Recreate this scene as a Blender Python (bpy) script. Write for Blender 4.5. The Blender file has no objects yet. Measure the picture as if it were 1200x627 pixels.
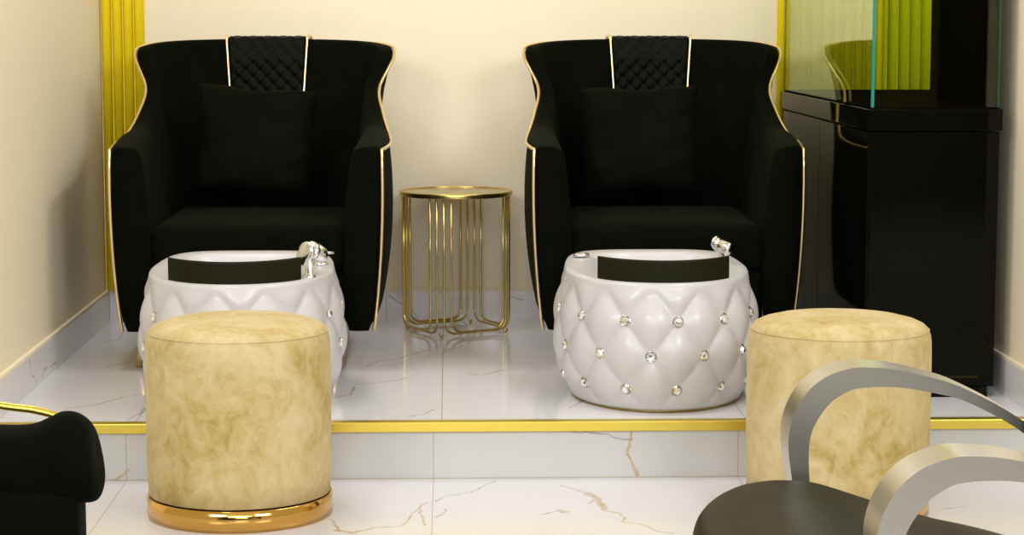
import bpy, bmesh, math, random
from mathutils import Vector, Matrix
PI = math.pi
C = bpy.context.scene.collection
PL = 0.138                      # height of the platform floor

# ------------------------------------------------------------------ objects
def obj(name, bm, mat, parent=None, smooth=True, sub=0, loc=None):
    me = bpy.data.meshes.new(name)
    bmesh.ops.recalc_face_normals(bm, faces=bm.faces[:])
    bm.to_mesh(me); bm.free()
    for m in (mat if isinstance(mat, (list, tuple)) else [mat]):
        me.materials.append(m)
    if smooth:
        me.polygons.foreach_set('use_smooth', [True] * len(me.polygons))
    o = bpy.data.objects.new(name, me)
    C.objects.link(o)
    if parent: o.parent = parent
    if loc: o.location = loc
    if sub:
        s = o.modifiers.new('sub', 'SUBSURF'); s.levels = sub; s.render_levels = sub
    return o

def thing(name, label, cat, loc=(0, 0, 0), rz=0, group=None):
    o = bpy.data.objects.new(name, None); C.objects.link(o)
    o.location = loc; o.rotation_euler = (0, 0, rz)
    o.empty_display_size = 0.1
    o['label'] = label; o['category'] = cat
    if group: o['group'] = group
    return o

def tag(o, label, cat, group=None):
    o['label'] = label; o['category'] = cat
    if group: o['group'] = group
    return o

def struct(name, bm, mat, smooth=False):
    o = obj(name, bm, mat, smooth=smooth); o['kind'] = 'structure'
    return o

# ------------------------------------------------------------------ shapes
def add_box(bm, x0, x1, y0, y1, z0, z1, bev=0, seg=2, mi=0):
    r = bmesh.ops.create_cube(bm, size=1)
    vs = r['verts']
    for v in vs:
        v.co = Vector(((x0 + x1) / 2 + v.co.x * (x1 - x0), (y0 + y1) / 2 + v.co.y * (y1 - y0), (z0 + z1) / 2 + v.co.z * (z1 - z0)))
    fs = set(f for v in vs for f in v.link_faces)
    for f in fs: f.material_index = mi
    if bev:
        es = list(set(e for v in vs for e in v.link_edges))
        bmesh.ops.bevel(bm, geom=es, offset=bev, segments=seg, profile=0.5, affect='EDGES')
    return bm

def box(*a, **k):
    return add_box(bmesh.new(), *a, **k)

def add_lathe(bm, prof, n=48, c=(0, 0, 0), mi=0, fn=None):
    """prof: list of (r, z); r = 0 makes a pole."""
    rings = []
    for r, z in prof:
        if r <= 1e-6:
            rings.append([bm.verts.new((c[0], c[1], c[2] + z))])
        else:
            ring = []
            for i in range(n):
                a = 2 * PI * i / n
                p = Vector((c[0] + r * math.cos(a), c[1] + r * math.sin(a), c[2] + z))
                if fn: p = fn(p, a)
                ring.append(bm.verts.new(p))
            rings.append(ring)
    for A, B in zip(rings, rings[1:]):
        for i in range(n):
            j = (i + 1) % n
            if len(A) == 1 and len(B) == 1: continue
            if len(A) == 1: f = bm.faces.new((A[0], B[i], B[j]))
            elif len(B) == 1: f = bm.faces.new((A[i], A[j], B[0]))
            else: f = bm.faces.new((A[i], A[j], B[j], B[i]))
            f.material_index = mi
    return bm

def lathe(prof, n=48, **k):
    return add_lathe(bmesh.new(), prof, n, **k)

def add_tube(bm, pts, r, n=8, closed=False, radii=None, flat=None):
    pts = [Vector(p) for p in pts]
    N = len(pts)
    tang = []
    for i in range(N):
        if closed: t = pts[(i + 1) % N] - pts[i - 1]
        else: t = pts[min(i + 1, N - 1)] - pts[max(i - 1, 0)]
        tang.append(t.normalized())
    ref = Vector((0, 0, 1)) if abs(tang[0].z) < 0.9 else Vector((1, 0, 0))
    u = (ref - tang[0] * ref.dot(tang[0])).normalized()
    rings = []
    for i in range(N):
        t = tang[i]
        u = (u - t * u.dot(t)).normalized()
        w = t.cross(u)
        rr = radii[i] if radii else r
        rings.append([bm.verts.new(pts[i] + (u * math.cos(2 * PI * k / n) + w * math.sin(2 * PI * k / n)) * rr) for k in range(n)])
    m = N if closed else N - 1
    for i in range(m):
        A, B = rings[i], rings[(i + 1) % N]
        for k in range(n):
            j = (k + 1) % n
            bm.faces.new((A[k], A[j], B[j], B[k]))
    if not closed:
        bm.faces.new(rings[0][::-1]); bm.faces.new(rings[-1])
    return bm

def tube(*a, **k):
    return add_tube(bmesh.new(), *a, **k)

def catmull(P, t):
    """point on a Catmull-Rom curve through P at t in 0..len(P)-1"""
    n = len(P) - 1
    i = min(int(t), n - 1); f = t - i
    p1, p2 = P[i], P[i + 1]
    p0 = P[i - 1] if i > 0 else tuple(2 * a - b for a, b in zip(p1, p2))
    p3 = P[i + 2] if i + 2 <= n else tuple(2 * b - a for a, b in zip(p1, p2))
    return tuple(0.5 * (2 * b + (c - a) * f + (2 * a - 5 * b + 4 * c - d) * f * f + (3 * b - a - 3 * c + d) * f ** 3)
                 for a, b, c, d in zip(p0, p1, p2, p3))

def spline(P, n):
    return [catmull(P, (len(P) - 1) * i / (n - 1)) for i in range(n)]

def grid_faces(bm, G, wrap=False, mi=0):
    R = len(G)
    for i in range(R if wrap else R - 1):
        A, B = G[i], G[(i + 1) % R]
        for k in range(len(A) - 1):
            f = bm.faces.new((A[k], A[k + 1], B[k + 1], B[k])); f.material_index = mi

def sgn(x): return -1.0 if x < 0 else 1.0
def sstep(a, b, x):
    t = max(0.0, min(1.0, (x - a) / (b - a))); return t * t * (3 - 2 * t)

# ------------------------------------------------------------------ materials
def new_mat(name):
    m = bpy.data.materials.new(name); m.use_nodes = True
    nt = m.node_tree
    return m, nt, nt.nodes['Principled BSDF']

def sset(b, **k):
    for n, v in k.items():
        n = n.replace('_', ' ')
        if n in b.inputs:
            b.inputs[n].default_value = (*v, 1) if isinstance(v, tuple) and len(v) == 3 else v

def plain(name, col, rough=0.5, metal=0.0, **k):
    m, nt, b = new_mat(name)
    sset(b, Base_Color=col, Roughness=rough, Metallic=metal, **k)
    return m

def noise(nt, scale, detail=3, rough=0.5, vec=None, dist=0.0):
    n = nt.nodes.new('ShaderNodeTexNoise')
    n.inputs['Scale'].default_value = scale; n.inputs['Detail'].default_value = detail
    n.inputs['Roughness'].default_value = rough; n.inputs['Distortion'].default_value = dist
    if vec is None:
        tc = nt.nodes.new('ShaderNodeTexCoord'); vec = tc.outputs['Object']
    nt.links.new(vec, n.inputs['Vector'])
    return n

def ramp(nt, fac, stops):
    r = nt.nodes.new('ShaderNodeValToRGB')
    e = r.color_ramp.elements
    e[0].position, e[0].color = stops[0][0], (*stops[0][1], 1)
    e[1].position, e[1].color = stops[-1][0], (*stops[-1][1], 1)
    for p, c in stops[1:-1]:
        x = e.new(p); x.color = (*c, 1)
    nt.links.new(fac, r.inputs['Fac'])
    return r

def math_n(nt, op, a, b=None, c=None, clamp=False):
    n = nt.nodes.new('ShaderNodeMath'); n.operation = op; n.use_clamp = clamp
    for i, v in enumerate((a, b, c)):
        if v is None: continue
        if isinstance(v, (int, float)): n.inputs[i].default_value = v
        else: nt.links.new(v, n.inputs[i])
    return n.outputs[0]

def mix_c(nt, fac, a, b):
    n = nt.nodes.new('ShaderNodeMix'); n.data_type = 'RGBA'
    for s, v in ((0, fac), (6, a), (7, b)):
        if isinstance(v, (int, float)): n.inputs[s].default_value = v
        elif isinstance(v, tuple): n.inputs[s].default_value = (*v, 1)
        else: nt.links.new(v, n.inputs[s])
    return n.outputs[2]

def bump(nt, b, height, strength=0.2, dist=0.01):
    n = nt.nodes.new('ShaderNodeBump')
    n.inputs['Strength'].default_value = strength; n.inputs['Distance'].default_value = dist
    nt.links.new(height, n.inputs['Height']); nt.links.new(n.outputs['Normal'], b.inputs['Normal'])

# one vein of the marble: distance from the shading point to the segment A-B
def vein_group():
    g = bpy.data.node_groups.new('vein_segment', 'ShaderNodeTree')
    for n in ('P', 'A', 'B'): g.interface.new_socket(n, in_out='INPUT', socket_type='NodeSocketVector')
    g.interface.new_socket('R', in_out='INPUT', socket_type='NodeSocketFloat')
    g.interface.new_socket('Mask', in_out='OUTPUT', socket_type='NodeSocketFloat')
    gi = g.nodes.new('NodeGroupInput'); go = g.nodes.new('NodeGroupOutput')
    L = g.links.new
    def vm(op, a, b=None):
        n = g.nodes.new('ShaderNodeVectorMath'); n.operation = op
        L(a, n.inputs[0])
        if b is not None: L(b, n.inputs[1])
        return n
    pa = vm('SUBTRACT', gi.outputs['P'], gi.outputs['A']).outputs[0]
    ba = vm('SUBTRACT', gi.outputs['B'], gi.outputs['A']).outputs[0]
    d1 = vm('DOT_PRODUCT', pa, ba).outputs['Value']; d2 = vm('DOT_PRODUCT', ba, ba).outputs['Value']
    t = math_n(g, 'DIVIDE', d1, d2, clamp=True)
    sc = g.nodes.new('ShaderNodeVectorMath'); sc.operation = 'SCALE'
    L(ba, sc.inputs[0]); L(t, sc.inputs['Scale'])
    dv = vm('SUBTRACT', pa, sc.outputs[0]).outputs[0]
    ln = vm('LENGTH', dv).outputs['Value']
    q = math_n(g, 'DIVIDE', ln, gi.outputs['R'])
    m = math_n(g, 'SUBTRACT', 1.0, q, clamp=True)
    L(m, go.inputs['Mask'])
    return g
VEIN = vein_group()

def marble(name, axes, veins, joints=(), rough=0.08, base=(0.64, 0.63, 0.655), seedv=0.0):
    """white glazed tile; axes: the two world axes of the face; veins: (u0,v0,u1,v1,gold); joints: (axis, offset, pitch)"""
    m, nt, b = new_mat(name)
    tc = nt.nodes.new('ShaderNodeTexCoord')
    sep = nt.nodes.new('ShaderNodeSeparateXYZ'); nt.links.new(tc.outputs['Object'], sep.inputs[0])
    cmb = nt.nodes.new('ShaderNodeCombineXYZ')
    nt.links.new(sep.outputs[axes[0]], cmb.inputs[0]); nt.links.new(sep.outputs[axes[1]], cmb.inputs[1])
    wob = noise(nt, 14, 4, 0.6, cmb.outputs[0])
    off = nt.nodes.new('ShaderNodeVectorMath'); off.operation = 'SUBTRACT'
    nt.links.new(wob.outputs['Color'], off.inputs[0]); off.inputs[1].default_value = (0.5, 0.5, 0.5)
    flat = nt.nodes.new('ShaderNodeVectorMath'); flat.operation = 'MULTIPLY'
    nt.links.new(off.outputs[0], flat.inputs[0]); flat.inputs[1].default_value = (0.035, 0.035, 0)
    P = nt.nodes.new('ShaderNodeVectorMath'); P.operation = 'ADD'
    nt.links.new(cmb.outputs[0], P.inputs[0]); nt.links.new(flat.outputs[0], P.inputs[1])
    masks = {0: None, 1: None}
    for (u0, v0, u1, v1, k) in veins:
        g = nt.nodes.new('ShaderNodeGroup'); g.node_tree = VEIN
        nt.links.new(P.outputs[0], g.inputs['P'])
        g.inputs['A'].default_value = (u0, v0, 0); g.inputs['B'].default_value = (u1, v1, 0)
        g.inputs['R'].default_value = (0.0034, 0.0046, 0.013)[k]
        k = min(k, 1)
        masks[k] = g.outputs[0] if masks[k] is None else math_n(nt, 'MAXIMUM', masks[k], g.outputs[0])
    cloud = noise(nt, 2.3, 5, 0.6, cmb.outputs[0])
    col = ramp(nt, cloud.outputs['Fac'], [(0.3, tuple(c * 0.97 for c in base)), (0.7, base)]).outputs[0]
    # faint background veining of the glaze
    fv = noise(nt, 1.9, 6, 0.55, cmb.outputs[0], 0.8)
    f = math_n(nt, 'ABSOLUTE', math_n(nt, 'SUBTRACT', fv.outputs['Fac'], 0.47 + seedv))
    f = math_n(nt, 'SUBTRACT', 1.0, math_n(nt, 'MULTIPLY', f, 90.0), clamp=True)
    gate = noise(nt, 1.1, 2, 0.5, cmb.outputs[0])
    f = math_n(nt, 'MULTIPLY', f, math_n(nt, 'MULTIPLY', math_n(nt, 'SUBTRACT', gate.outputs['Fac'], 0.5, clamp=True), 1.6, clamp=True))
    col = mix_c(nt, f, col, (0.50, 0.46, 0.42))
    brk = noise(nt, 30, 3, 0.6, cmb.outputs[0])
    for k, c in ((0, (0.26, 0.25, 0.21)), (1, (0.42, 0.29, 0.11))):
        if masks[k] is None: continue
        s = math_n(nt, 'MULTIPLY', math_n(nt, 'MULTIPLY', masks[k], 1.5, clamp=True), math_n(nt, 'MULTIPLY_ADD', brk.outputs['Fac'], 1.7, -0.15, clamp=True))
        col = mix_c(nt, s, col, c)
    for ax, o, p in joints:
        q = math_n(nt, 'DIVIDE', math_n(nt, 'SUBTRACT', sep.outputs[ax], o), p)
        d = math_n(nt, 'ABSOLUTE', math_n(nt, 'SUBTRACT', q, math_n(nt, 'ROUND', q)))
        j = math_n(nt, 'LESS_THAN', d, 0.0011 / p)
        col = mix_c(nt, j, col, (0.42, 0.36, 0.26))
    nt.links.new(col, b.inputs['Base Color'])
    sset(b, Roughness=rough, IOR=1.5)
    return m
V_FLOOR =[(-0.033,4.769,-0.014,4.823,0),(-0.014,4.823,0.048,4.877,0),(0.048,4.877,0.079,4.932,0),(0.079,4.932,0.110,4.992,0),(-0.036,4.622,-0.017,4.654,0),(-0.017,4.654,-0.011,4.679,0),(-0.011,4.679,-0.018,4.696,0),(1.109,4.666,1.168,4.687,0),(-0.261,4.604,-0.238,4.497,1),(-0.238,4.497,-0.214,4.480,1),(-0.214,4.480,-0.161,4.529,1),(-0.161,4.529,-0.100,4.543,1),(-0.100,4.543,-0.082,4.664,1),(-0.082,4.664,-0.048,4.768,1),(-0.069,4.689,-0.052,4.542,1),(0.201,4.639,0.248,4.679,1),(0.248,4.679,0.257,4.654,1),(0.262,4.935,0.302,4.870,1),(0.302,4.870,0.324,4.860,1),(0.324,4.860,0.335,4.780,1),(0.335,4.780,0.348,4.676,1),(0.348,4.676,0.380,4.642,1),(0.380,4.642,0.381,4.565,1),(0.381,4.565,0.419,4.535,1),(0.419,4.535,0.452,4.468,1),(0.452,4.468,0.480,4.457,1),(0.312,4.745,0.339,4.797,1),(0.322,4.855,0.338,4.79,2),(0.336,4.80,0.350,4.69,2),(-0.242,4.505,-0.212,4.482,2),(0.246,4.682,0.257,4.662,2),]
V_PLAT =[(-0.228,5.842,-0.200,5.946,0),(-0.200,5.946,-0.134,5.997,0),(-0.134,5.997,-0.111,6.051,0),(-0.111,6.051,-0.053,6.162,0),(-0.248,5.550,-0.166,5.591,0),(-0.166,5.591,-0.106,5.660,0),(-0.023,6.065,0.002,6.168,0),(0.002,6.168,0.034,6.209,0),(0.034,6.209,0.063,6.292,0),(-0.133,5.083,-0.096,5.093,0),(-0.096,5.093,-0.064,5.121,0),(-0.064,5.121,-0.041,5.183,0),(-0.041,5.183,-0.029,5.194,0),(-0.944,5.222,-0.874,5.279,0),(-0.874,5.279,-0.829,5.387,0),(-0.829,5.387,-0.786,5.423,0),(-0.954,5.835,-0.941,5.885,0),(-0.941,5.885,-0.911,5.937,0),(-0.911,5.937,-0.868,5.966,0),(-0.771,5.069,-0.749,5.147,0),(-0.749,5.147,-0.752,5.228,0),(-0.291,5.359,-0.253,5.407,1),(-0.253,5.407,-0.249,5.523,1),(-1.034,6.313,-0.998,6.375,1),(-0.998,6.375,-0.996,6.481,1),(0.298,5.196,0.323,5.255,1),(0.323,5.255,0.333,5.340,1),(0.173,5.801,0.077,5.690,1),(0.077,5.690,0.043,5.733,1),]
V_RISER =[(0.262,0.121,0.311,0.113,0),(0.311,0.113,0.354,0.110,0),(0.354,0.110,0.399,0.097,0),(0.399,0.097,0.436,0.095,0),(0.436,0.114,0.426,0.059,1),(0.426,0.059,0.443,0.022,1),(0.443,0.022,0.449,0.001,1),(0.441,0.028,0.445,0.018,1),(-0.766,0.021,-0.786,0.011,1),(-0.786,0.011,-0.805,0.001,1),]
V_BASEL =[(5.447,0.231,5.476,0.188,0),(5.476,0.188,5.551,0.151,0),(5.610,0.150,5.648,0.165,1),(5.648,0.165,5.684,0.166,1),(5.745,0.158,5.834,0.155,1),]
V_BASEB =[(-0.191,0.221,-0.164,0.202,0),(-0.164,0.202,-0.126,0.182,0),(-0.126,0.182,-0.101,0.148,0),(0.196,0.216,0.240,0.204,0),]

# ================================================================== materials
VELVET = None
def velvet_black():
    m, nt, b = new_mat('black_velvet')
    n = noise(nt, 9, 4, 0.6)
    c = ramp(nt, n.outputs['Fac'], [(0.3, (0.0008, 0.0013, 0.0002)), (0.75, (0.0022, 0.0032, 0.0006))])
    nt.links.new(c.outputs[0], b.inputs['Base Color'])
    sset(b, Roughness=0.85, Specular_IOR_Level=0.05, Sheen_Weight=0.009, Sheen_Roughness=0.5, Sheen_Tint=(0.75, 0.85, 0.45))
    f = noise(nt, 420, 2, 0.5); bump(nt, b, f.outputs['Fac'], 0.15, 0.002)
    return m
VELVET = velvet_black()

def velvet_beige():
    m, nt, b = new_mat('beige_velvet')
    tc = nt.nodes.new('ShaderNodeTexCoord')
    mp = nt.nodes.new('ShaderNodeMapping'); mp.inputs['Scale'].default_value = (1, 1, 0.8)
    nt.links.new(tc.outputs['Object'], mp.inputs[0])
    a = noise(nt, 6, 6, 0.66, mp.outputs[0], 0.9)
    c = noise(nt, 22, 5, 0.7, mp.outputs[0], 1.4)
    f = math_n(nt, 'ADD', math_n(nt, 'MULTIPLY', a.outputs['Fac'], 0.62), math_n(nt, 'MULTIPLY', c.outputs['Fac'], 0.38))
    r = ramp(nt, f, [(0.37, (0.37, 0.255, 0.075)), (0.45, (0.46, 0.345, 0.135)), (0.53, (0.52, 0.41, 0.20)), (0.62, (0.58, 0.475, 0.26))])
    nt.links.new(r.outputs[0], b.inputs['Base Color'])
    sset(b, Roughness=0.8, Specular_IOR_Level=0.2, Sheen_Weight=0.12, Sheen_Roughness=0.4, Sheen_Tint=(1.0, 0.9, 0.7))
    w = noise(nt, 160, 3, 0.6); bump(nt, b, w.outputs['Fac'], 0.12, 0.004)
    return m
BEIGE = velvet_beige()

def paint(name, col):
    m, nt, b = new_mat(name)
    n = noise(nt, 1.7, 4, 0.6)
    c = ramp(nt, n.outputs['Fac'], [(0.3, tuple(x * 0.97 for x in col)), (0.7, col)])
    nt.links.new(c.outputs[0], b.inputs['Base Color'])
    sset(b, Roughness=0.6, Specular_IOR_Level=0.3)
    w = noise(nt, 60, 3, 0.5); bump(nt, b, w.outputs['Fac'], 0.05, 0.004)
    return m
WALL = paint('cream_paint', (0.83, 0.73, 0.53))
SALON = paint('taupe_paint', (0.17, 0.14, 0.07))
CEIL = paint('ceiling_paint', (0.85, 0.82, 0.76))
JX = -0.0385
M_FLOOR = marble('floor_tile', (0, 1), V_FLOOR, [(0, JX, 0.731), (1, 4.26, 1.462)], rough=0.18)
M_FLOOR.node_tree.nodes['Principled BSDF'].inputs['Specular IOR Level'].default_value = 0.3
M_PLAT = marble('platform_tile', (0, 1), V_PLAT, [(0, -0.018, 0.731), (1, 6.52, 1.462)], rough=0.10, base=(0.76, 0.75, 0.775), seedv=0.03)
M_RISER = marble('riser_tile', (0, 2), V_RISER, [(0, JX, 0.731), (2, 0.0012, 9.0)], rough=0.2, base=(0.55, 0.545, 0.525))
M_BASEL = marble('side_skirting_tile', (1, 2), V_BASEL, [(1, 5.05, 0.8)], rough=0.15, base=(0.74, 0.72, 0.71))
M_BASEB = marble('back_skirting_tile', (0, 2), V_BASEB, [(0, 0.6, 0.8)], rough=0.15, base=(0.74, 0.72, 0.71))
GROUT = plain('grout', (0.5, 0.45, 0.36), 0.8)

def brushed(name, col, rough, scale, axis_scale, amt=0.12, aniso=0.0):
    m, nt, b = new_mat(name)
    tc = nt.nodes.new('ShaderNodeTexCoord')
    mp = nt.nodes.new('ShaderNodeMapping'); mp.inputs['Scale'].default_value = axis_scale
    nt.links.new(tc.outputs['Object'], mp.inputs[0])
    n = noise(nt, scale, 3, 0.6, mp.outputs[0])
    r = ramp(nt, n.outputs['Fac'], [(0.3, (rough - amt / 2,) * 3), (0.7, (rough + amt / 2,) * 3)])
    nt.links.new(r.outputs[0], b.inputs['Roughness'])
    sset(b, Base_Color=col, Metallic=1.0, Anisotropic=aniso)
    return m
GOLD_EDGE = brushed('gold_edge_trim', (0.78, 0.60, 0.10), 0.36, 60, (1, 8, 8), 0.08)
GOLD_PANEL = brushed('gold_fluted_panel', (0.92, 0.72, 0.006), 0.42, 30, (4, 4, 0.6), 0.05)
GOLD_PANEL.node_tree.nodes['Principled BSDF'].inputs['Metallic'].default_value = 0.12
GOLD_TABLE = plain('antique_gold', (0.72, 0.55, 0.18), 0.28, 1.0)
GOLD_TOP = plain('gold_table_top', (0.66, 0.56, 0.20), 0.16, 1.0)
GOLD_PIPE = plain('champagne_gold_piping', (0.90, 0.68, 0.36), 0.28, 1.0)
GOLD_LEG = plain('gold_leg', (0.85, 0.62, 0.25), 0.25, 1.0)
ROSE_GOLD = plain('rose_gold_band', (0.72, 0.42, 0.11), 0.10, 1.0)
CHROME = plain('chrome', (0.84, 0.84, 0.84), 0.16, 1.0)
STEEL = brushed('brushed_steel', (0.52, 0.50, 0.44), 0.30, 3, (1, 1, 1), 0.03)
GLOSS_WHITE = plain('glossy_white_shell', (0.54, 0.52, 0.515), 0.38, Coat_Weight=0.2, Coat_Roughness=0.16)
PAD_BLACK = plain('black_foam_pad', (0.010, 0.0105, 0.0022), 0.6, Specular_IOR_Level=0.1)
GASKET = plain('bronze_gasket', (0.24, 0.17, 0.05), 0.4, 0.6)
GEM = plain('clear_crystal', (0.93, 0.94, 0.93), 0.03, 0.85)
SILVER = plain('silver_bezel', (0.62, 0.60, 0.55), 0.2, 1.0)
RED = plain('red_mark', (0.55, 0.02, 0.01), 0.4)
DARK = plain('dark_rubber', (0.01, 0.01, 0.008), 0.6)
def gloss_black():
    m, nt, b = new_mat('black_gloss_lacquer')
    n = noise(nt, 3, 2, 0.5)
    c = ramp(nt, n.outputs['Fac'], [(0.3, (0.0022, 0.0022, 0.0012)), (0.7, (0.0032, 0.0030, 0.0016))])
    nt.links.new(c.outputs[0], b.inputs['Base Color'])
    sset(b, Roughness=0.04, IOR=1.5, Specular_IOR_Level=0.10)
    return m
LACQUER = gloss_black()
BACKING = plain('black_backing_panel', (0.004, 0.003, 0.001), 0.6, Specular_IOR_Level=0.0)
MIRROR = plain('dark_mirror_backing', (0.58, 0.78, 0.30), 0.03, 1.0)
SILICONE = plain('teal_glass_edge', (0.02, 0.22, 0.16), 0.15)
SEAM = plain('dark_green_seam', (0.005, 0.05, 0.025), 0.2)
def leather():
    m, nt, b = new_mat('black_vinyl')
    n = noise(nt, 5, 3, 0.5)
    c = ramp(nt, n.outputs['Fac'], [(0.3, (0.013, 0.0115, 0.003)), (0.7, (0.018, 0.016, 0.004))])
    nt.links.new(c.outputs[0], b.inputs['Base Color'])
    sset(b, Roughness=0.40, IOR=1.5, Specular_IOR_Level=0.05, Specular_Tint=(1.0, 0.95, 0.62))
    f = noise(nt, 350, 2, 0.5); bump(nt, b, f.outputs['Fac'], 0.08, 0.001)
    return m
LEATHER = leather()
def glass(name, col):
    """thin aquarium glass: tinted see-through, mirror-like at grazing angles"""
    m = bpy.data.materials.new(name); m.use_nodes = True
    nt = m.node_tree; nt.nodes.clear()
    out = nt.nodes.new('ShaderNodeOutputMaterial')
    tr = nt.nodes.new('ShaderNodeBsdfTransparent'); tr.inputs[0].default_value = (*col, 1)
    gl = nt.nodes.new('ShaderNodeBsdfGlossy'); gl.inputs['Roughness'].default_value = 0.01
    gl.inputs[0].default_value = (0.9, 0.95, 0.85, 1)
    fr = nt.nodes.new('ShaderNodeFresnel')
    ge = nt.nodes.new('ShaderNodeNewGeometry')          # a thin pane: the same reflection from both sides
    ior = math_n(nt, 'MULTIPLY_ADD', ge.outputs['Backfacing'], 1 / 1.38 - 1.38, 1.38)
    nt.links.new(ior, fr.inputs['IOR'])
    mx = nt.nodes.new('ShaderNodeMixShader')
    nt.links.new(fr.outputs[0], mx.inputs[0]); nt.links.new(tr.outputs[0], mx.inputs[1]); nt.links.new(gl.outputs[0], mx.inputs[2])
    nt.links.new(mx.outputs[0], out.inputs[0])
    return m
GLASS = glass('green_tinted_glass', (0.955, 0.985, 0.87))

# ================================================================== the room
XL, XR, YB, YF, ZC = -1.09, 1.427, 6.77, -2.2, 2.75
YW = 5.03                         # the alcove's side walls end here; the salon in front is open
struct('floor', box(-3.2, 3.6, YF, 5.02, -0.1, 0), M_FLOOR)
bm = bmesh.new()
add_box(bm, XL, XR, 5.02, YB, 0.0, PL)
bm.faces.ensure_lookup_table()
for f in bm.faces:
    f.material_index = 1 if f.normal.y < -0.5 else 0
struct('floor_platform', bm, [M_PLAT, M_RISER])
struct('trim_1', box(XL, XR, 5.006, 5.042, PL - 0.0225, PL + 0.0015, bev=0.002), GOLD_EDGE)
struct('wall_back', box(XL - .1, XR + .1, YB, YB + .1, -0.1, ZC), WALL)
struct('wall_left', box(XL - .1, XL, YW, YB, -0.1, ZC), WALL)
struct('wall_outer_left', box(-3.2, XL - .1, 5.03, 5.13, -0.1, ZC), WALL)
struct('wall_outer_right', box(XR + .1, 3.6, 5.03, 5.13, -0.1, ZC), WALL)
struct('wall_right', box(XR, XR + .1, YW, YB, -0.1, ZC), WALL)
struct('wall_front', box(-3.2, 3.6, YF - .1, YF, 0, 3.0), SALON)
struct('dark_reflection_slab', box(2.96, 3.58, YF + .002, YF + .03, 0, 2.9, bev=.004), BACKING)  # unseen dark slab, added so the tank and cabinet fronts reflect something dark
struct('ceiling', box(XL - .1, XR + .1, 0.6, YB + .1, ZC, ZC + .1), CEIL)
def skirting(name, x0, x1, y0, y1, mat):
    bm = bmesh.new()
    add_box(bm, x0, x1, y0, y1, PL, PL + 0.092)
    add_box(bm, x0, x1, y0, y1, PL + 0.0922, PL + 0.101, mi=1)
    struct(name, bm, [mat, WALL])
skirting('baseboard_back', XL + .012, XR - .012, YB - .011, YB - .0005, M_BASEB)
skirting('baseboard_left', XL + .0005, XL + .011, 5.042, YB, M_BASEL)
skirting('baseboard_right', XR - .011, XR - .0005, 5.042, YB, M_BASEL)

def fluted(name, label, x0, x1, n):
    """reeded wall panel: n rounded flutes with narrow grooves"""
    t = thing(name, label, 'wall panel', ((x0 + x1) / 2, YB - .002, PL + .102))
    w = (x1 - x0) / n; hw = (x1 - x0) / 2; H = ZC - PL - .104
    bm = bmesh.new()
    add_box(bm, -hw, hw, -.006, 0, 0, H)
    obj('backing_board', bm, GOLD_PANEL, t, smooth=False)
    for i in range(n):
        bm = bmesh.new(); a = -hw + i * w; sec = []
        for k in range(13):
            u = k / 12
            sec.append((a + .0018 + (w - .0036) * u, -.0062 - .016 * (1 - abs(2 * u - 1) ** 2.6) ** 0.6))
        lo = [bm.verts.new((x, y, 0)) for x, y in sec]; hi = [bm.verts.new((x, y, H)) for x, y in sec]
        for k in range(12): bm.faces.new((lo[k], lo[k + 1], hi[k + 1], hi[k]))
        bm.faces.new(lo); bm.faces.new(hi); bm.faces.new((lo[0], hi[0], hi[-1], lo[-1]))
        obj('flute', bm, GOLD_PANEL, t)
    return t
fluted('fluted_wall_panel', 'yellow gold fluted wall panel in the corner behind the armchair far from the cabinet', XL + .003, XL + .139, 4)
fluted('fluted_wall_panel', 'yellow gold fluted wall panel behind the glass tank, seen through its green panes', XR - .387, XR - .003, 11)

# ================================================================== spa armchairs
RIBS = [  # outer bottom, outer middle, outer top, inner top, inner middle, inner bottom, rim lift
    ((.338, 0.00, .114), (.362, -.004, .40), (.362, 0.00, .606), (.283, 0.00, .594), (.262, 0.00, .40), (.262, 0.00, .114), .020),
    ((.342, 0.08, .114), (.378, 0.08, .40), (.370, 0.08, .606), (.288, 0.08, .602), (.264, 0.08, .42), (.262, 0.08, .20), .030),
    ((.345, 0.22, .114), (.387, 0.22, .40), (.380, 0.22, .612), (.292, 0.22, .612), (.266, 0.22, .42), (.262, 0.22, .25), .036),
    ((.345, 0.37, .114), (.383, 0.37, .40), (.371, 0.375, .628), (.298, 0.37, .628), (.270, 0.37, .42), (.262, 0.37, .25), .032),
    ((.343, 0.50, .114), (.368, 0.50, .42), (.351, 0.475, .684), (.299, 0.465, .680), (.276, 0.47, .45), (.262, 0.47, .25), .018),
    ((.335, 0.60, .114), (.348, 0.59, .50), (.3390, 0.555, .757), (.298, 0.54, .757), (.270, 0.53, .45), (.256, 0.53, .25), .010),
    ((.315, 0.68, .114), (.326, 0.665, .70), (.383, 0.64, .850), (.337, 0.605, .853), (.258, 0.58, .45), (.240, 0.56, .25), .008),
    ((.280, 0.745, .114), (.298, 0.735, .70), (.352, 0.715, .878), (.312, 0.66, .880), (.228, 0.62, .45), (.21, 0.585, .25), .008),
    ((.200, 0.765, .114), (.205, 0.765, .70), (.215, 0.785, .886), (.200, 0.715, .888), (.155, 0.645, .45), (.14, 0.60, .25), .010),
    ((.000, 0.770, .114), (.000, 0.780, .70), (.000, 0.800, .888), (.000, 0.730, .890), (.000, 0.655, .45), (.00, 0.61, .25), .010),
]
_flat = [tuple(c for p in r[:6] for c in p) + (r[6],) for r in RIBS]
def _mir(t): return tuple(-v if (i % 3 == 0 and i < 18) else v for i, v in enumerate(t))
_full = _flat + [_mir(t) for t in _flat[-2::-1]]
UMAX = len(_full) - 1

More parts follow.
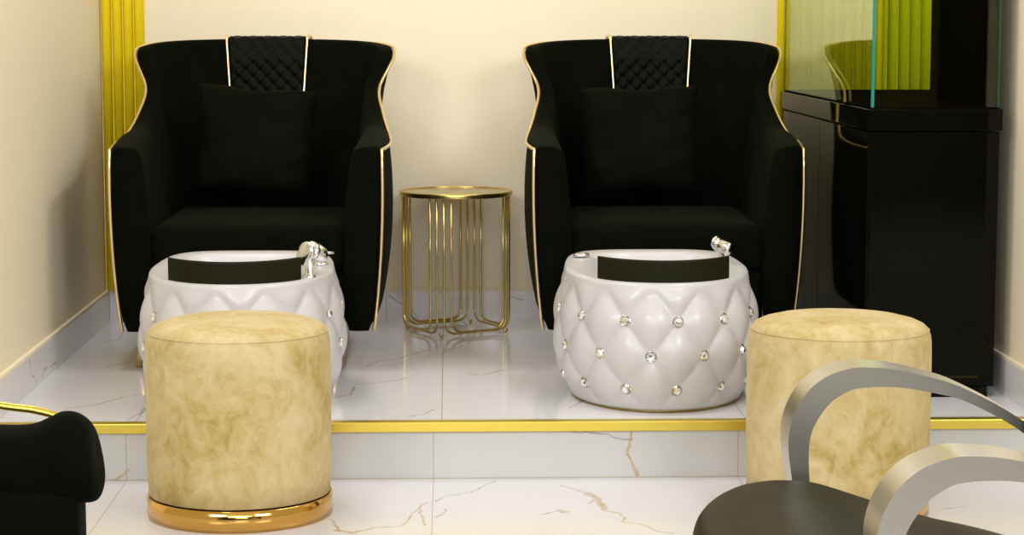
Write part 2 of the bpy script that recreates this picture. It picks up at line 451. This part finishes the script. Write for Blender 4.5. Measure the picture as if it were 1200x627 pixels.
def shell_pt(u, v):
    c = catmull(_full, u)
    OB, OM, OT, IT, IM, IB = [Vector(c[3 * i:3 * i + 3]) for i in range(6)]
    lift = Vector((0, 0, c[18]))
    def quad(a, m, b, t):
        k = (m - a).length / ((m - a).length + (b - m).length)
        return a * ((t - k) * (t - 1) / k) + m * (t * (t - 1) / (k * (k - 1))) + b * (t * (t - k) / (1 - k))
    if v <= 1: return quad(OB, OM, OT, v)
    if v <= 2:
        t = v - 1
        return OT * (1 - t) ** 3 + (OT + lift) * 3 * t * (1 - t) ** 2 + (IT + lift * 1.2) * 3 * t * t * (1 - t) + IT * t ** 3
    return quad(IT, IM, IB, v - 2)

def shell_mesh():
    bm = bmesh.new()
    nu = 73
    vs = [i / 10 for i in range(10)] + [1 + i / 6 for i in range(6)] + [2 + i / 10 for i in range(11)]
    G = [[bm.verts.new(shell_pt(UMAX * i / (nu - 1), v)) for v in vs] for i in range(nu)]
    grid_faces(bm, G)
    for a, b in zip(G, G[1:]): bm.faces.new((a[0], b[0], b[-1], a[-1]))
    for col in (G[0], G[-1]):
        n = len(col); rows = []
        for k in range(n // 2):
            a, b = col[k], col[n - 1 - k]
            row = [a]
            for q in (.25, .5, .75):
                p = a.co.lerp(b.co, q); p.y -= .014 * math.sin(PI * q) ** .6
                row.append(bm.verts.new(p))
            row.append(b); rows.append(row)
        grid_faces(bm, rows)
        bm.faces.new((rows[-1][0], rows[-1][1], rows[-1][2], rows[-1][3], rows[-1][4], col[n // 2]) if n % 2 else rows[-1])
    return bm

def pad_mesh(hw):
    bm = bmesh.new()
    nx, nv = 84, 170
    v0, v1 = 0.80, 2.62
    G = []
    mid = (UMAX) / 2
    arc = 0; prev = None; L = []
    for k in range(nv):
        p = shell_pt(mid, v0 + (v1 - v0) * k / (nv - 1))
        arc += 0 if prev is None else (p - prev).length
        prev = p; L.append(arc)
    for i in range(nx):
        x = -hw + 2 * hw * i / (nx - 1)
        u = mid - x / .2025
        row = []
        for k in range(nv):
            v = v0 + (v1 - v0) * k / (nv - 1)
            p = shell_pt(u, v)
            e = .004
            n = (shell_pt(u + e, v) - shell_pt(u - e, v)).cross(shell_pt(u, min(3, v + e)) - shell_pt(u, v - e)).normalized()
            if v < 1.0 and n.y < 0: n = -n
            if 1.0 <= v <= 2.0 and n.z < 0: n = -n
            if v > 2.0 and n.y > 0: n = -n
            a, b = (x + L[k]) / .043, (x - L[k]) / .043
            q = (abs(math.sin(PI * a)) * abs(math.sin(PI * b))) ** .6
            edge = sstep(0, .012, hw - abs(x))
            row.append(bm.verts.new(p + n * (.002 + edge * (.004 + (.004 if v < 2.08 else .011) * q))))
        G.append(row)
    grid_faces(bm, G)
    return bm

def rounded_block(x0, x1, y0, y1, z0, z1, r, puff=0.0, n=10):
    """upholstered block: bevelled box whose top is gently crowned"""
    bm = box(x0, x1, y0, y1, z0, z1, bev=r, seg=4)
    bmesh.ops.subdivide_edges(bm, edges=[e for e in bm.edges if e.calc_length() > .1], cuts=8, use_grid_fill=True)
    cx, cy = (x0 + x1) / 2, (y0 + y1) / 2
    for v in bm.verts:
        a = (v.co.x - cx) / ((x1 - x0) / 2); b = (v.co.y - cy) / ((y1 - y0) / 2)
        if v.co.z > z1 - r * .9: v.co.z += puff * max(0, 1 - a * a) * max(0, 1 - b * b)
        if v.co.y < y0 + r * .9: v.co.y -= puff * .5 * max(0, 1 - a * a)
    return bm

VELVET2 = VELVET.copy(); VELVET2.name = 'black_satin_velvet'
_b = VELVET2.node_tree.nodes['Principled BSDF']; sset(_b, Roughness=0.7, Sheen_Weight=0.005, Specular_IOR_Level=0.04)
VELVET3 = VELVET.copy(); VELVET3.name = 'black_quilted_velvet'
sset(VELVET3.node_tree.nodes['Principled BSDF'], Roughness=0.5, Sheen_Weight=0.01, Specular_IOR_Level=0.07)
def armchair(label, loc, rz, leg_x):
    t = thing('spa_armchair', label, 'armchair', loc, rz, 'black velvet armchairs on the platform')
    obj('upholstered_shell', shell_mesh(), VELVET, t, sub=1)
    obj('seat_base', rounded_block(-.262, .262, .006, .60, .116, .268, .02), VELVET, t)
    obj('seat_cushion', rounded_block(-.262, .262, -.004, .60, .272, .402, .035, .012), VELVET, t)
    edge = [shell_pt(0, i / 10) for i in range(10)] + [shell_pt(UMAX * i / 96, 1.0) for i in range(97)] + [shell_pt(UMAX, 1 - i / 10) for i in range(1, 11)]
    edge = [p + Vector((sgn(p.x) * .003 if abs(p.x) > .01 else 0, -.003 if p.y < .02 else 0, .002 if p.z > .8 else 0)) for p in edge]
    obj('piping', tube(edge, .0048, 8), GOLD_PIPE, t)
    pad = obj('headrest_pad', pad_mesh(.116), VELVET3, t)
    for s in (-1, 1):
        mid = UMAX / 2; pts = []
        for k in range(40):
            v = .82 + (2.60 - .82) * k / 39
            p = shell_pt(mid - s * .116 / .2025, v)
            if v < 1: p.y += .008
            elif v <= 2: p.z += .010; p.y += .008 * (1.5 - v) * 2
            else: p.y -= .009
            pts.append(p)
        obj('pad_piping', tube(pts, .0042, 8), GOLD_PIPE, pad)
    for sx in (-1, 1):
        for y, dy in ((.10, -.012), (.62, .012)):
            lx = leg_x[0 if sx < 0 else 1]
            p0 = Vector((lx - sx * .022, y, .125)); p1 = Vector((lx, y + dy, 0))
            obj('leg', tube([p0, p0.lerp(p1, .5), p1], .01, 14, radii=[.016, .013, .009]), GOLD_LEG, t)
    return t
armchair('black velvet wing armchair with gold piping, behind the stool-covered white basin', (-.545, 5.76, PL), 0, (-.311, .235))
armchair('black velvet wing armchair with gold piping, standing beside the black gloss tank cabinet', (.597, 5.76, PL), math.radians(-1.2), (-.24, .24))

def pillow(label, loc, rx, ry, rz, w=.36, h=.345, d=.125):
    bm = bmesh.new(); N = 28; G = {}
    rnd = random.Random(int(loc[0] * 1000))
    ph = [rnd.uniform(0, 6) for _ in range(6)]
    for s in (-1, 1):
        for i in range(N + 1):
            for j in range(N + 1):
                a, b = 2 * i / N - 1, 2 * j / N - 1
                rim = i in (0, N) or j in (0, N)
                if rim and s == 1: G[s, i, j] = G[-1, i, j]; continue
                k = 1 - .055 * (1 - b * b) * abs(a) ** 3 ; l = 1 - .065 * (1 - a * a) * abs(b) ** 3
                th = (max(0, 1 - a ** 4) * max(0, 1 - b ** 4)) ** .55
                wr = .004 * math.sin(9 * a + 5 * b + ph[0]) * (abs(a) ** 2 + abs(b) ** 2) * th + .005 * math.sin(14 * b - 6 * a + ph[1]) * th * abs(a)
                x = a * w / 2 * k; z = b * h / 2 * l + .004 * math.sin(6 * a + ph[2]) * (b > .7)
                G[s, i, j] = bm.verts.new((x, s * (d / 2 * th * (1 - .15 * b) + wr), z))
    for s in (-1, 1):
        for i in range(N):
            for j in range(N):
                bm.faces.new((G[s, i, j], G[s, i + 1, j], G[s, i + 1, j + 1], G[s, i, j + 1]))
    o = obj('throw_pillow', bm, VELVET2, sub=1)
    o.location = loc; o.rotation_euler = (rx, ry, rz)
    return tag(o, label, 'pillow', 'black throw pillows on the armchairs')
# the pillows rest on the seats, leaning back
pillow('square black pillow leaning in the armchair behind the basin half hidden by a stool', (-.568, 6.262, PL + .597), math.radians(-14), math.radians(4), 0)
pillow('square black pillow leaning in the armchair beside the black tank cabinet', (.562, 6.255, PL + .597), math.radians(-14), math.radians(-1), math.radians(-2))

# ================================================================== pedicure basins
NC, ROWS, DZ, TH0 = 12, (.059, .143, .227), .084, math.radians(-99.3)
def basin_w(z):
    return catmull([(.214,), (.239,), (.2545,), (.2585,), (.2560,), (.248,), (.236,), (.226,)], min(7, max(0, z / .355 * 7)))[0]
def basin_top(th):
    return .3125 + .021 * sstep(-.9, 1.0, math.sin(th))
def sup(th, w, d):
    c, s = math.cos(th), math.sin(th)
    n = 2.0 + 1.5 * sstep(-.1, .6, s)           # round in front, squarer towards the chair
    return w * sgn(c) * abs(c) ** (2 / n), d * sgn(s) * abs(s) ** (2 / n)
def tuft(th, z):
    a = NC * (th - TH0) / (2 * PI); b = (z - ROWS[1]) / (2 * DZ)
    q = abs(math.sin(PI * (a + b))) * abs(math.sin(PI * (a - b)))
    g = (1 - sstep(.268, .312, z)) * sstep(.002, .046, z)
    return (q ** .62 * .0155 - .009) * g
def basin_pt(th, z, zz=None):
    w = basin_w(z); t = tuft(th, z if zz is None else zz)
    return Vector((*sup(th, w + t, w + .065 + t), z))
def basin_shell():
    bm = bmesh.new(); N = 240; K = 64
    G = []
    for i in range(N):
        th = 2 * PI * i / N; zt = basin_top(th); col = []
        for k in range(K + 1):
            col.append(basin_pt(th, .006 + (zt - .006) * k / K))
        w = basin_w(zt)
        for ins, dz in ((.003, .005), (.009, .008), (.018, .0085)):
            col.append(Vector((*sup(th, w - ins, w + .065 - ins), zt + dz)))
        for w2, d2, dz, f in ((.164, .192, .0085, 0), (.156, .184, .002, 0), (.148, .176, -.03, 0), (.14, .165, 0, .20), (.11, .13, 0, .14), (.05, .06, 0, .125)):
            x, y = sup(th, w2, d2)
            col.append(Vector((x, y + .012, f if f else zt + dz)))
        G.append([bm.verts.new(p) for p in col])
    for i in range(N):
        A, B = G[i], G[(i + 1) % N]
        for k in range(len(A) - 1): bm.faces.new((A[k], B[k], B[k + 1], A[k + 1]))
    bm.faces.new([c[-1] for c in G]); bm.faces.new([c[0] for c in G][::-1])
    return bm
BASIN_MESH = None
def gem_mesh():
    bm = bmesh.new()
    add_lathe(bm, [(.0128, -.004), (.0128, .002), (.0108, .0035), (.0098, .002)], 16, mi=0)
    add_lathe(bm, [(.0098, .0015), (.0094, .004), (.0062, .0082), (0, .0088)], 8, mi=1)
    return bm
GEM_MESH = None

def faucet(parent, loc, rz, tilt, k=1.0):
    """chrome mixer: post, slanted cylinder head and a teardrop lever plate"""
    f = obj('faucet', lathe([(.0, 0), (.016, 0), (.016, .006), (.0095, .010), (.0095, .052), (.0, .055)], 24), CHROME, parent, loc=loc)
    f.rotation_euler = (0, 0, rz); f.scale = (k,) * 3
    h = obj('mixer_head', lathe([(0, -.026), (.021, -.026), (.0225, -.022), (.0225, .018), (.020, .0185), (.020, .022), (.0225, .0225), (.0225, .034), (.019, .038), (0, .039)], 32), CHROME, f)
    h.location = (.016, .028, .060); h.rotation_euler = (math.radians(72), 0, math.radians(tilt))
    bm = bmesh.new()
    out = []
    for i in range(40):
        a = 2 * PI * i / 40
        r = .0235 * (1 + .85 * max(0, math.cos(a - math.radians(238))) ** 5)
        out.append((r * math.cos(a), r * math.sin(a)))
    rings = [[bm.verts.new((x * k, y * k, z)) for x, y in out] for k, z in ((.93, 0), (1, .002), (1, .006), (.9, .009), (.45, .011))]
    for A, B in zip(rings, rings[1:]):
        for i in range(40): bm.faces.new((A[i], A[(i + 1) % 40], B[(i + 1) % 40], B[i]))
    bm.faces.new(rings[-1]); bm.faces.new(rings[0][::-1])
    l = obj('lever', bm, CHROME, f)
    l.location = h.location + Vector((-.018, -.052, .010)); l.rotation_euler = (math.radians(82), 0, math.radians(tilt - 14))
    return f

def basin(label, loc, faucet_at, faucet_rz, tilt, fk, knob_at, knob_kind):
    global BASIN_MESH, GEM_MESH
    t = thing('pedicure_basin', label, 'foot basin', loc, 0, 'white tufted pedicure basins')
    if BASIN_MESH is None:
        o = obj('tufted_bowl', basin_shell(), GLOSS_WHITE, t); BASIN_MESH = o.data
    else:
        o = bpy.data.objects.new('tufted_bowl', BASIN_MESH); C.objects.link(o); o.parent = t
    bm = bmesh.new(); G = []
    for i in range(96):
        th = 2 * PI * i / 96
        G.append([bm.verts.new((*sup(th, .2085 + a, .2755 + a), z)) for a, z in ((-.01, 0), (.0065, 0), (.0085, .004), (.0065, .008), (-.01, .008))])
    grid_faces(bm, G, wrap=True)
    obj('base_ring', bm, GASKET, t)
    for r, z in enumerate(ROWS):
        for k in range(NC):
            th = TH0 + 2 * PI * (k + (0 if r == 1 else .5)) / NC
            p = basin_pt(th, z); e = .02
            du = basin_pt(th + e, z, -1) - basin_pt(th - e, z, -1); dv = basin_pt(th, z + .01, -1) - basin_pt(th, z - .01, -1)
            n = du.cross(dv).normalized()
            if GEM_MESH is None:
                g = obj('crystal', gem_mesh(), [SILVER, GEM], t, smooth=False); GEM_MESH = g.data
            else:
                g = bpy.data.objects.new('crystal', GEM_MESH); C.objects.link(g); g.parent = t
            g.scale = (1.14,) * 3; g.location = p + n * .001; g.rotation_euler = n.to_track_quat('Z', 'Y').to_euler()
    # black curved pad standing on the front of the rim
    bm = bmesh.new(); G = []; n = 40
    for i in range(n + 1):
        x = -.162 + .324 * i / n; q = x / .162
        th = -PI / 2 + math.asin(max(-1, min(1, x / .215)))
        zb = basin_top(th) + .001; zt_ = .374 + .002 * q * q
        w = basin_w(zb)
        ix = x; iy = -(max(0, 1 - (abs(x) / (w - .012)) ** 2.0)) ** (1 / 2.0) * (w + .065 - .010)
        sec = [(0, zb), (0, zt_ - .004), (.004, zt_), (.014, zt_), (.018, zt_ - .004), (.018, zb)]
        G.append([bm.verts.new((ix, iy + dy, z)) for dy, z in sec])
    grid_faces(bm, G); bm.faces.new(G[0]); bm.faces.new(G[-1])
    for a, b in zip(G, G[1:]): bm.faces.new((a[0], b[0], b[-1], a[-1]))
    o = obj('foot_pad', bm, PAD_BLACK, t, smooth=False)
    faucet(t, faucet_at, faucet_rz, tilt, fk)
    if knob_kind == 'drain':
        k = obj('drain_knob', lathe([(0, 0), (.0215, 0), (.0215, .004), (.019, .0075), (.0155, .007), (.014, .0045), (.010, .0045), (.007, .008), (0, .009)], 32), CHROME, t, loc=knob_at)
    else:
        k = obj('diverter_valve', lathe([(0, 0), (.019, 0), (.020, .003), (.015, .006), (.011, .007), (.011, .024), (.008, .028), (0, .029)], 28), CHROME, t, loc=knob_at)
        r = obj('temperature_mark', lathe([(0, -.006), (.006, -.004), (.006, .004), (0, .006)], 16), RED, k, loc=(.001, -.0125, .0235))
        bm = tube([(0, 0, .022), (.012, .004, .030), (.034, .008, .029)], .004, 10, radii=[.005, .0045, .003])
        obj('valve_handle', bm, CHROME, k)
    return t
basin('white tufted foot basin with crystals, half hidden behind the beige stool banded in gold', (-.5246, 5.402, PL), (.1795, -.150, .3185), 0, -22, 1.0, (.197, .03, .332), 'valve')
basin('white tufted foot basin with crystals in full view, near the black tank cabinet', (.5287, 5.402, PL), (.172, .03, .333), math.radians(-140), 10, .72, (-.182, .14, .340), 'drain')

# ================================================================== side table
t = thing('side_table', 'small round gold wire side table between the two black armchairs', 'side table', (.0225, 6.553, PL))
obj('tabletop', lathe([(0, .424), (.160, .424), (.166, .426), (.166, .4305), (.160, .4315), (0, .4315)], 72), GOLD_TOP, t)
obj('top_rim', lathe([(.164, .419), (.1735, .419), (.1745, .421), (.1745, .432), (.173, .434), (.167, .434), (.1655, .432), (.1655, .4215), (.164, .419)], 72), GOLD_TABLE, t)
CL = [math.radians(a) for a in (-107, -17, 73, 163)]
RW, DA = .164, .0225 / .164
for i in range(4):
    a0, a1 = CL[i], CL[(i + 1) % 4]
    for k in (.5, 1.5):
        p0 = Vector((RW * math.cos(a0 + k * DA), RW * math.sin(a0 + k * DA), 0)); p1 = Vector((RW * math.cos(a1 - k * DA), RW * math.sin(a1 - k * DA), 0))
        d = (p1 - p0).normalized(); zb = .0135 if k > 1 else .0085
        R = .036; pts = [p0 + Vector((0, 0, .421)), p0 + Vector((0, 0, .24)), p0 + Vector((0, 0, zb + R))]
        for q in range(1, 7):
            an = PI / 2 * q / 6
            pts.append(p0 + d * (R - R * math.cos(an)) + Vector((0, 0, zb + R - R * math.sin(an))))
        pts2 = [p1 + Vector((0, 0, .421)), p1 + Vector((0, 0, .24)), p1 + Vector((0, 0, zb + R))]
        for q in range(1, 7):
            an = PI / 2 * q / 6
            pts2.append(p1 - d * (R - R * math.cos(an)) + Vector((0, 0, zb + R - R * math.sin(an))))
        obj('wire_loop', tube(pts + pts2[::-1], .0036, 10), GOLD_TABLE, t)
for a in CL:
    obj('ball_foot', lathe([(0, 0), (.004, .0005), (.0065, .004), (.0065, .008), (.004, .0115), (0, .012)], 16), GOLD_TABLE, t, loc=(.158 * math.cos(a), .158 * math.sin(a), 0))

# ================================================================== stools
def stool(label, loc, rz):
    t = thing('velvet_stool', label, 'stool', loc, rz, 'round beige velvet stools')
    r = .2035
    obj('padded_side', lathe([(r - .010, .049), (r - .003, .051), (r - .0005, .10), (r + .0005, .22), (r, .35), (r - .001, .388), (r - .0035, .402), (r - .0075, .410)], 96), BEIGE, t)
    obj('seat_top', lathe([(r - .0075, .4105), (r - .009, .414), (r - .016, .421), (r - .032, .4285), (r - .06, .4355), (r - .10, .4405), (.05, .4435), (0, .444)], 96), BEIGE, t)
    pts = [((r - .0068) * math.cos(2 * PI * i / 96), (r - .0068) * math.sin(2 * PI * i / 96), .4105) for i in range(96)]
    obj('seam_cord', tube(pts, .0016, 6, closed=True), BEIGE, t)
    obj('metal_band', lathe([(r - .02, 0), (r + .0015, 0), (r + .0015, .046), (r - .001, .0475), (r - .004, .0475), (r - .006, .044)], 96), ROSE_GOLD, t)
    return t
stool('round beige velvet stool standing in front of a white basin, its gold base band showing', (-.4665, 4.682, 0), 0.4)
stool('round beige velvet stool behind the steel chair arms, before the black cabinet', (.8675, 4.675, 0), 2.3)

# ================================================================== tank and its cabinet
CX0, CX1, CY0, CY1 = 1.050, 1.390, 5.318, 6.742
t = thing('tank_cabinet', 'tall black gloss cabinet under the glass tank, against the wall', 'cabinet', (CX0, CY0, PL))
W, D = CX1 - CX0, CY1 - CY0
obj('carcass', box(.008, W - .005, .008, D - .004, .026, .675, bev=.0015, seg=1), LACQUER, t, smooth=False)
obj('top_slab', box(0, W, 0, D, .678, .731, bev=.002, seg=2), LACQUER, t, smooth=False)
obj('plinth', box(.02, W - .022, .002, D - .02, 0, .026), LACQUER, t, smooth=False)
obj('front_panel', box(.012, W - .008, .0035, .008, .030, .673, bev=.001, seg=1), LACQUER, t, smooth=False)
ys = [.012, D * .5 - .0015, D * .5 + .0015, D - .008]
for a, b in ((ys[0], ys[1]), (ys[2], ys[3])):
    obj('door', box(.0035, .008, a, b, .030, .673, bev=.001, seg=1), LACQUER, t, smooth=False)

t = thing('fish_tank', 'empty green-tinted glass tank on top of the black cabinet', 'fish tank', (CX0, CY0, PL + .7315))
TH, g = .78, .008
x0, x1, y0, y1 = .010, W - .006, .010, D - .012
obj('front_pane', box(x0 + g, x1 - g, y0, y0 + g, .004, TH), GLASS, t, smooth=False)
obj('side_pane', box(x0, x0 + g, y0, y1, .004, TH), GLASS, t, smooth=False)
obj('back_pane', box(x0 + g, x1 - g, y1 - g, y1, .004, TH), GLASS, t, smooth=False)
obj('bottom_pane', box(x0 + .0004, x1, y0 + .0004, y1, 0, .004), BACKING, t, smooth=False)
obj('wall_side_pane', box(x1 - g, x1, y0, y1, .004, TH), GLASS, t, smooth=False)
YS = 6.06 - CY0
obj('black_backing', box(x1 - g - .004, x1 - g - .0005, y0 + g + .001, YS, .0045, TH), BACKING, t, smooth=False)
obj('mirror_backing', box(x1 - g - .004, x1 - g - .0005, YS + .001, y1 - g - .001, .0045, TH), MIRROR, t, smooth=False)
for (ex, ey) in ((x0, y0), (x1 - .006, y0), (x0, y1 - .006), (x1 - .006, y1 - .006)):
    front = ex == x0 and ey == y0
    k = .0066 if front else .004
    obj('corner_seam', box(ex - .0006, ex + k, ey - .0006, ey + k, .004, TH), SILICONE if front else SEAM, t, smooth=False)

# ================================================================== salon styling chair in front
AO = [(.4200, .470), (.4130, .520), (.4095, .5476), (.4058, .5757), (.4060, .5979), (.4120, .6223), (.4260, .6470), (.4480, .6660), (.4771, .6765), (.5021, .6778), (.5360, .6743), (.5924, .6606), (.6259, .6470), (.6676, .6250), (.7100, .5960), (.7500, .5620)]
AI = [(.4420, .470), (.4340, .520), (.4311, .5453), (.4300, .5740), (.4319, .5942), (.4385, .6120), (.4540, .6340), (.4700, .6455), (.4849, .6518), (.5146, .6542), (.5450, .6525), (.5860, .6450), (.6117, .6385), (.6491, .6210), (.6880, .5975), (.7350, .5580)]
SX, SY = .52, 2.270
st = thing('styling_chair', 'salon chair with brushed steel loop arms and dark vinyl seat before a stool', 'chair', (SX, SY, 0))
def arm_mesh(y0, w):
    bm = bmesh.new(); n = 60
    o = spline(AO, n); i_ = spline(AI, n); G = []
    for (a, b), (c, d) in zip(o, i_):
        a -= SX; c -= SX
        G.append([bm.verts.new(p) for p in ((a, y0, b), (a, y0 + w, b), (c, y0 + w, d), (c, y0, d))])
    for A, B in zip(G, G[1:]):
        for k in range(4): bm.faces.new((A[k], A[(k + 1) % 4], B[(k + 1) % 4], B[k]))
    bm.faces.new(G[0]); bm.faces.new(G[-1][::-1])
    bm.normal_update()
    for e in bm.edges:
        if abs(e.calc_face_angle(0)) > 1.0: e.smooth = False
    return bm
def arm_obj(y0):
    return obj('armrest', arm_mesh(y0, .064), STEEL, st)
arm_obj(2.500 - SY); arm_obj(1.976 - SY)
ZP = [(.26, .519), (.28, .531), (.31, .541), (.345, .5485), (.38, .5505), (.427, .5476), (.47, .535), (.505, .5215), (.57, .502), (.61, .4945), (.685, .478), (.74, .470)]
def seat_z(x):
    for (a, p), (b, q) in zip(ZP, ZP[1:]):
        if x <= b: return p + (q - p) * max(0, (x - a)) / (b - a)
    return ZP[-1][1]
def seat_mesh():
    bm = bmesh.new(); n = 96; out = []
    hw = .212; cx = .505
    for i in range(n):
        th = 2 * PI * i / n
        c, s = math.cos(th), math.sin(th)
        x = cx + .205 * sgn(c) * abs(c) ** .42; y = hw * sgn(s) * abs(s) ** .42
        if x < cx: x -= .034 * (1 - (y / hw) ** 2) * (cx - x) / .205
        out.append((x, y))
    rings = []
    for sc, dz in ((.90, -.10), (.965, -.098), (.99, -.088), (1.0, -.06), (1.0, -.03), (.99, -.012), (.97, -.004), (.93, .001), (.8, .004), (.6, .002), (.4, -.002), (.2, -.004)):
        ring = []
        for x, y in out:
            X = cx + (x - cx) * sc
            ring.append(bm.verts.new((X - SX, y * sc, seat_z(X) + dz)))
        rings.append(ring)
    for A, B in zip(rings, rings[1:]):
        for i in range(n): bm.faces.new((A[i], A[(i + 1) % n], B[(i + 1) % n], B[i]))
    bm.faces.new(rings[0][::-1]); bm.faces.new(rings[-1])
    return bm
obj('seat', seat_mesh(), LEATHER, st, sub=1)
b = obj('backrest', rounded_block(-.04, .04, -.218, .218, -.01, .46, .035, 0), LEATHER, st)
b.location = (.716 - SX, 0, .575); b.rotation_euler = (0, math.radians(16), 0)
obj('back_bracket', box(.175, .205, -.05, .05, .36, .60, bev=.006), STEEL, st)
obj('seat_plate', box(-.13, .19, -.13, .13, .352, .372, bev=.005), STEEL, st)
obj('hydraulic_column', lathe([(.0, .03), (.06, .03), (.055, .05), (.034, .06), (.034, .20), (.026, .205), (.026, .353), (0, .354)], 32), CHROME, st)
obj('round_base', lathe([(0, 0), (.27, 0), (.275, .006), (.26, .016), (.12, .03), (.0, .034)], 64), STEEL, st)
for y in (1.976 + .032, 2.5 + .032):
    obj('arm_bracket', box(.43 - SX - .012, .43 - SX + .03, y - SY - .028 if y > SY else y - SY - .02, y - SY + .02 if y > SY else y - SY + .028, .405, .474, bev=.003), STEEL, st)
obj('under_bar', box(.41 - SX, .46 - SX, 1.985 - SY, 2.555 - SY, .372, .406, bev=.004), STEEL, st)

# ================================================================== black armchair at the edge
ax, ay = -.74, 2.26
bt = thing('lounge_chair', 'dark velvet chair cut off at the picture edge, rolled arm and gold rail showing', 'armchair', (ax, ay, 0))
def roll_mesh(yc, zc):
    bm = bmesh.new(); n = 30; G = []
    P = [(-1.02, .047, -.006), (-.70, .047, -.006), (-.56, .047, -.006), (-.51, .047, -.005), (-.485, .050, .000), (-.465, .0540, .003), (-.445, .0545, .001), (-.430, .048, -.003), (-.424, .033, -.006), (-.4225, .012, -.008)]
    S = spline(P, 54)
    rnd = [.9, 2.1, 4.0]
    for x, r, dz in S:
        ring = []
        for k in range(n):
            a = 2 * PI * k / n
            rr = r * (1 + .035 * math.sin(3 * a + 26 * x + rnd[0]) + .02 * math.sin(5 * a - 40 * x))
            xx = x - .005 * (math.sin(a) + .3) * sstep(-.50, -.43, x)
            ring.append(bm.verts.new((xx - ax, yc - ay + rr * 1.0 * math.cos(a), zc + dz + rr * math.sin(a))))
        G.append(ring)
    for A, B in zip(G, G[1:]):
        for k in range(n): bm.faces.new((A[k], A[(k + 1) % n], B[(k + 1) % n], B[k]))
    bm.faces.new(G[0][::-1]); bm.faces.new(G[-1])
    return bm
for yc in (2.56, 1.93):
    obj('rolled_arm', roll_mesh(yc, .562), VELVET, bt, sub=1)
    obj('arm_panel', rounded_block(-1.02 - ax, -.4465 - ax, yc - .035 - ay, yc + .035 - ay, .09, .55, .012), VELVET, bt)
obj('seat_cushion', rounded_block(-.98 - ax, -.445 - ax, 1.97 - ay, 2.52 - ay, .26, .43, .035, .012), VELVET, bt)
obj('seat_frame', rounded_block(-1.0 - ax, -.45 - ax, 1.968 - ay, 2.522 - ay, .10, .258, .012), VELVET, bt)
obj('backrest', rounded_block(-1.065 - ax, -.95 - ax, 1.90 - ay, 2.59 - ay, .12, .88, .035), VELVET, bt)
pts = spline([(-.452 - ax, 2.590 - ay, .590), (-.478 - ax, 2.598 - ay, .6045), (-.51 - ax, 2.60 - ay, .6135), (-.552 - ax, 2.60 - ay, .6195), (-.70 - ax, 2.60 - ay, .645), (-.86 - ax, 2.59 - ay, .69), (-.965 - ax, 2.565 - ay, .725)], 60)
obj('gold_rail', tube(pts, .0048, 12), GOLD_EDGE, bt)
for x in (-.49, -.97):
    for y in (1.95, 2.55):
        obj('leg', lathe([(0, 0), (.012, 0), (.018, .12), (0, .12)], 16), GOLD_LEG, bt, loc=(x - ax, y - ay, 0))

# ================================================================== light
def area(name, loc, sx, sy, power, col, rot=(0, 0, 0)):
    l = bpy.data.lights.new(name, 'AREA'); l.shape = 'RECTANGLE'; l.size, l.size_y = sx, sy
    l.energy = power; l.color = col
    o = bpy.data.objects.new(name, l); C.objects.link(o); o.location = loc; o.rotation_euler = rot
    return o
def aim(p, q):
    return (Vector(q) - Vector(p)).to_track_quat('-Z', 'Y').to_euler()
for p, e in (((-2.5, -.2, 2.65), 95), ((2.8, -.2, 2.65), 110)):
    area('side_wall_fill', p, 1.8, 1.0, e, (.945, .955, 1.0), aim(p, (.15, 6.2, .7)))  # added fill from both front sides, brightens the alcove's side walls
area('alcove_front_fill', (.1, -1.4, 2.65), 3.2, 1.0, 30, (.945, .955, 1.0), aim((.1, -1.4, 2.65), (.1, 6.2, .6)))  # added fill from behind the camera, tilted into the alcove
area('unseen_window_fill', (-.1, YF + .06, 1.98), 2.6, 1.1, 96, (.945, .955, 1.0), (PI / 2, 0, 0))  # added soft fill for the low back wall, set as an unseen window
for x, t in ((-.9, 38), (1.24, -38)):
    area('side_wall_fill_strip', (x, 4.85, ZC - .06), .3, 1.7, 28, (.945, .955, 1.0), (0, math.radians(t) * -1, 0))  # unseen strips added overhead, each tilted to brighten a side wall
w = bpy.data.worlds.new('shop_interior'); bpy.context.scene.world = w; w.use_nodes = True
bg = w.node_tree.nodes['Background']; bg.inputs[0].default_value = (1.0, .90, .55, 1); bg.inputs[1].default_value = .55

# ================================================================== camera
cd = bpy.data.cameras.new('camera'); cam = bpy.data.objects.new('camera', cd); C.objects.link(cam)
cd.sensor_width = 36; cd.lens = 75.0; cd.clip_start = .05
cam.location = (0, 0, 1.088)
cam.rotation_euler = (PI / 2 - math.radians(6.5828), 0, -math.radians(1.7070))
sc = bpy.context.scene
sc.camera = cam
sc.view_settings.view_transform = 'Standard'; sc.view_settings.look = 'None'
sc.view_settings.exposure = 0.05; sc.view_settings.gamma = 1; sc.view_settings.use_curve_mapping = False
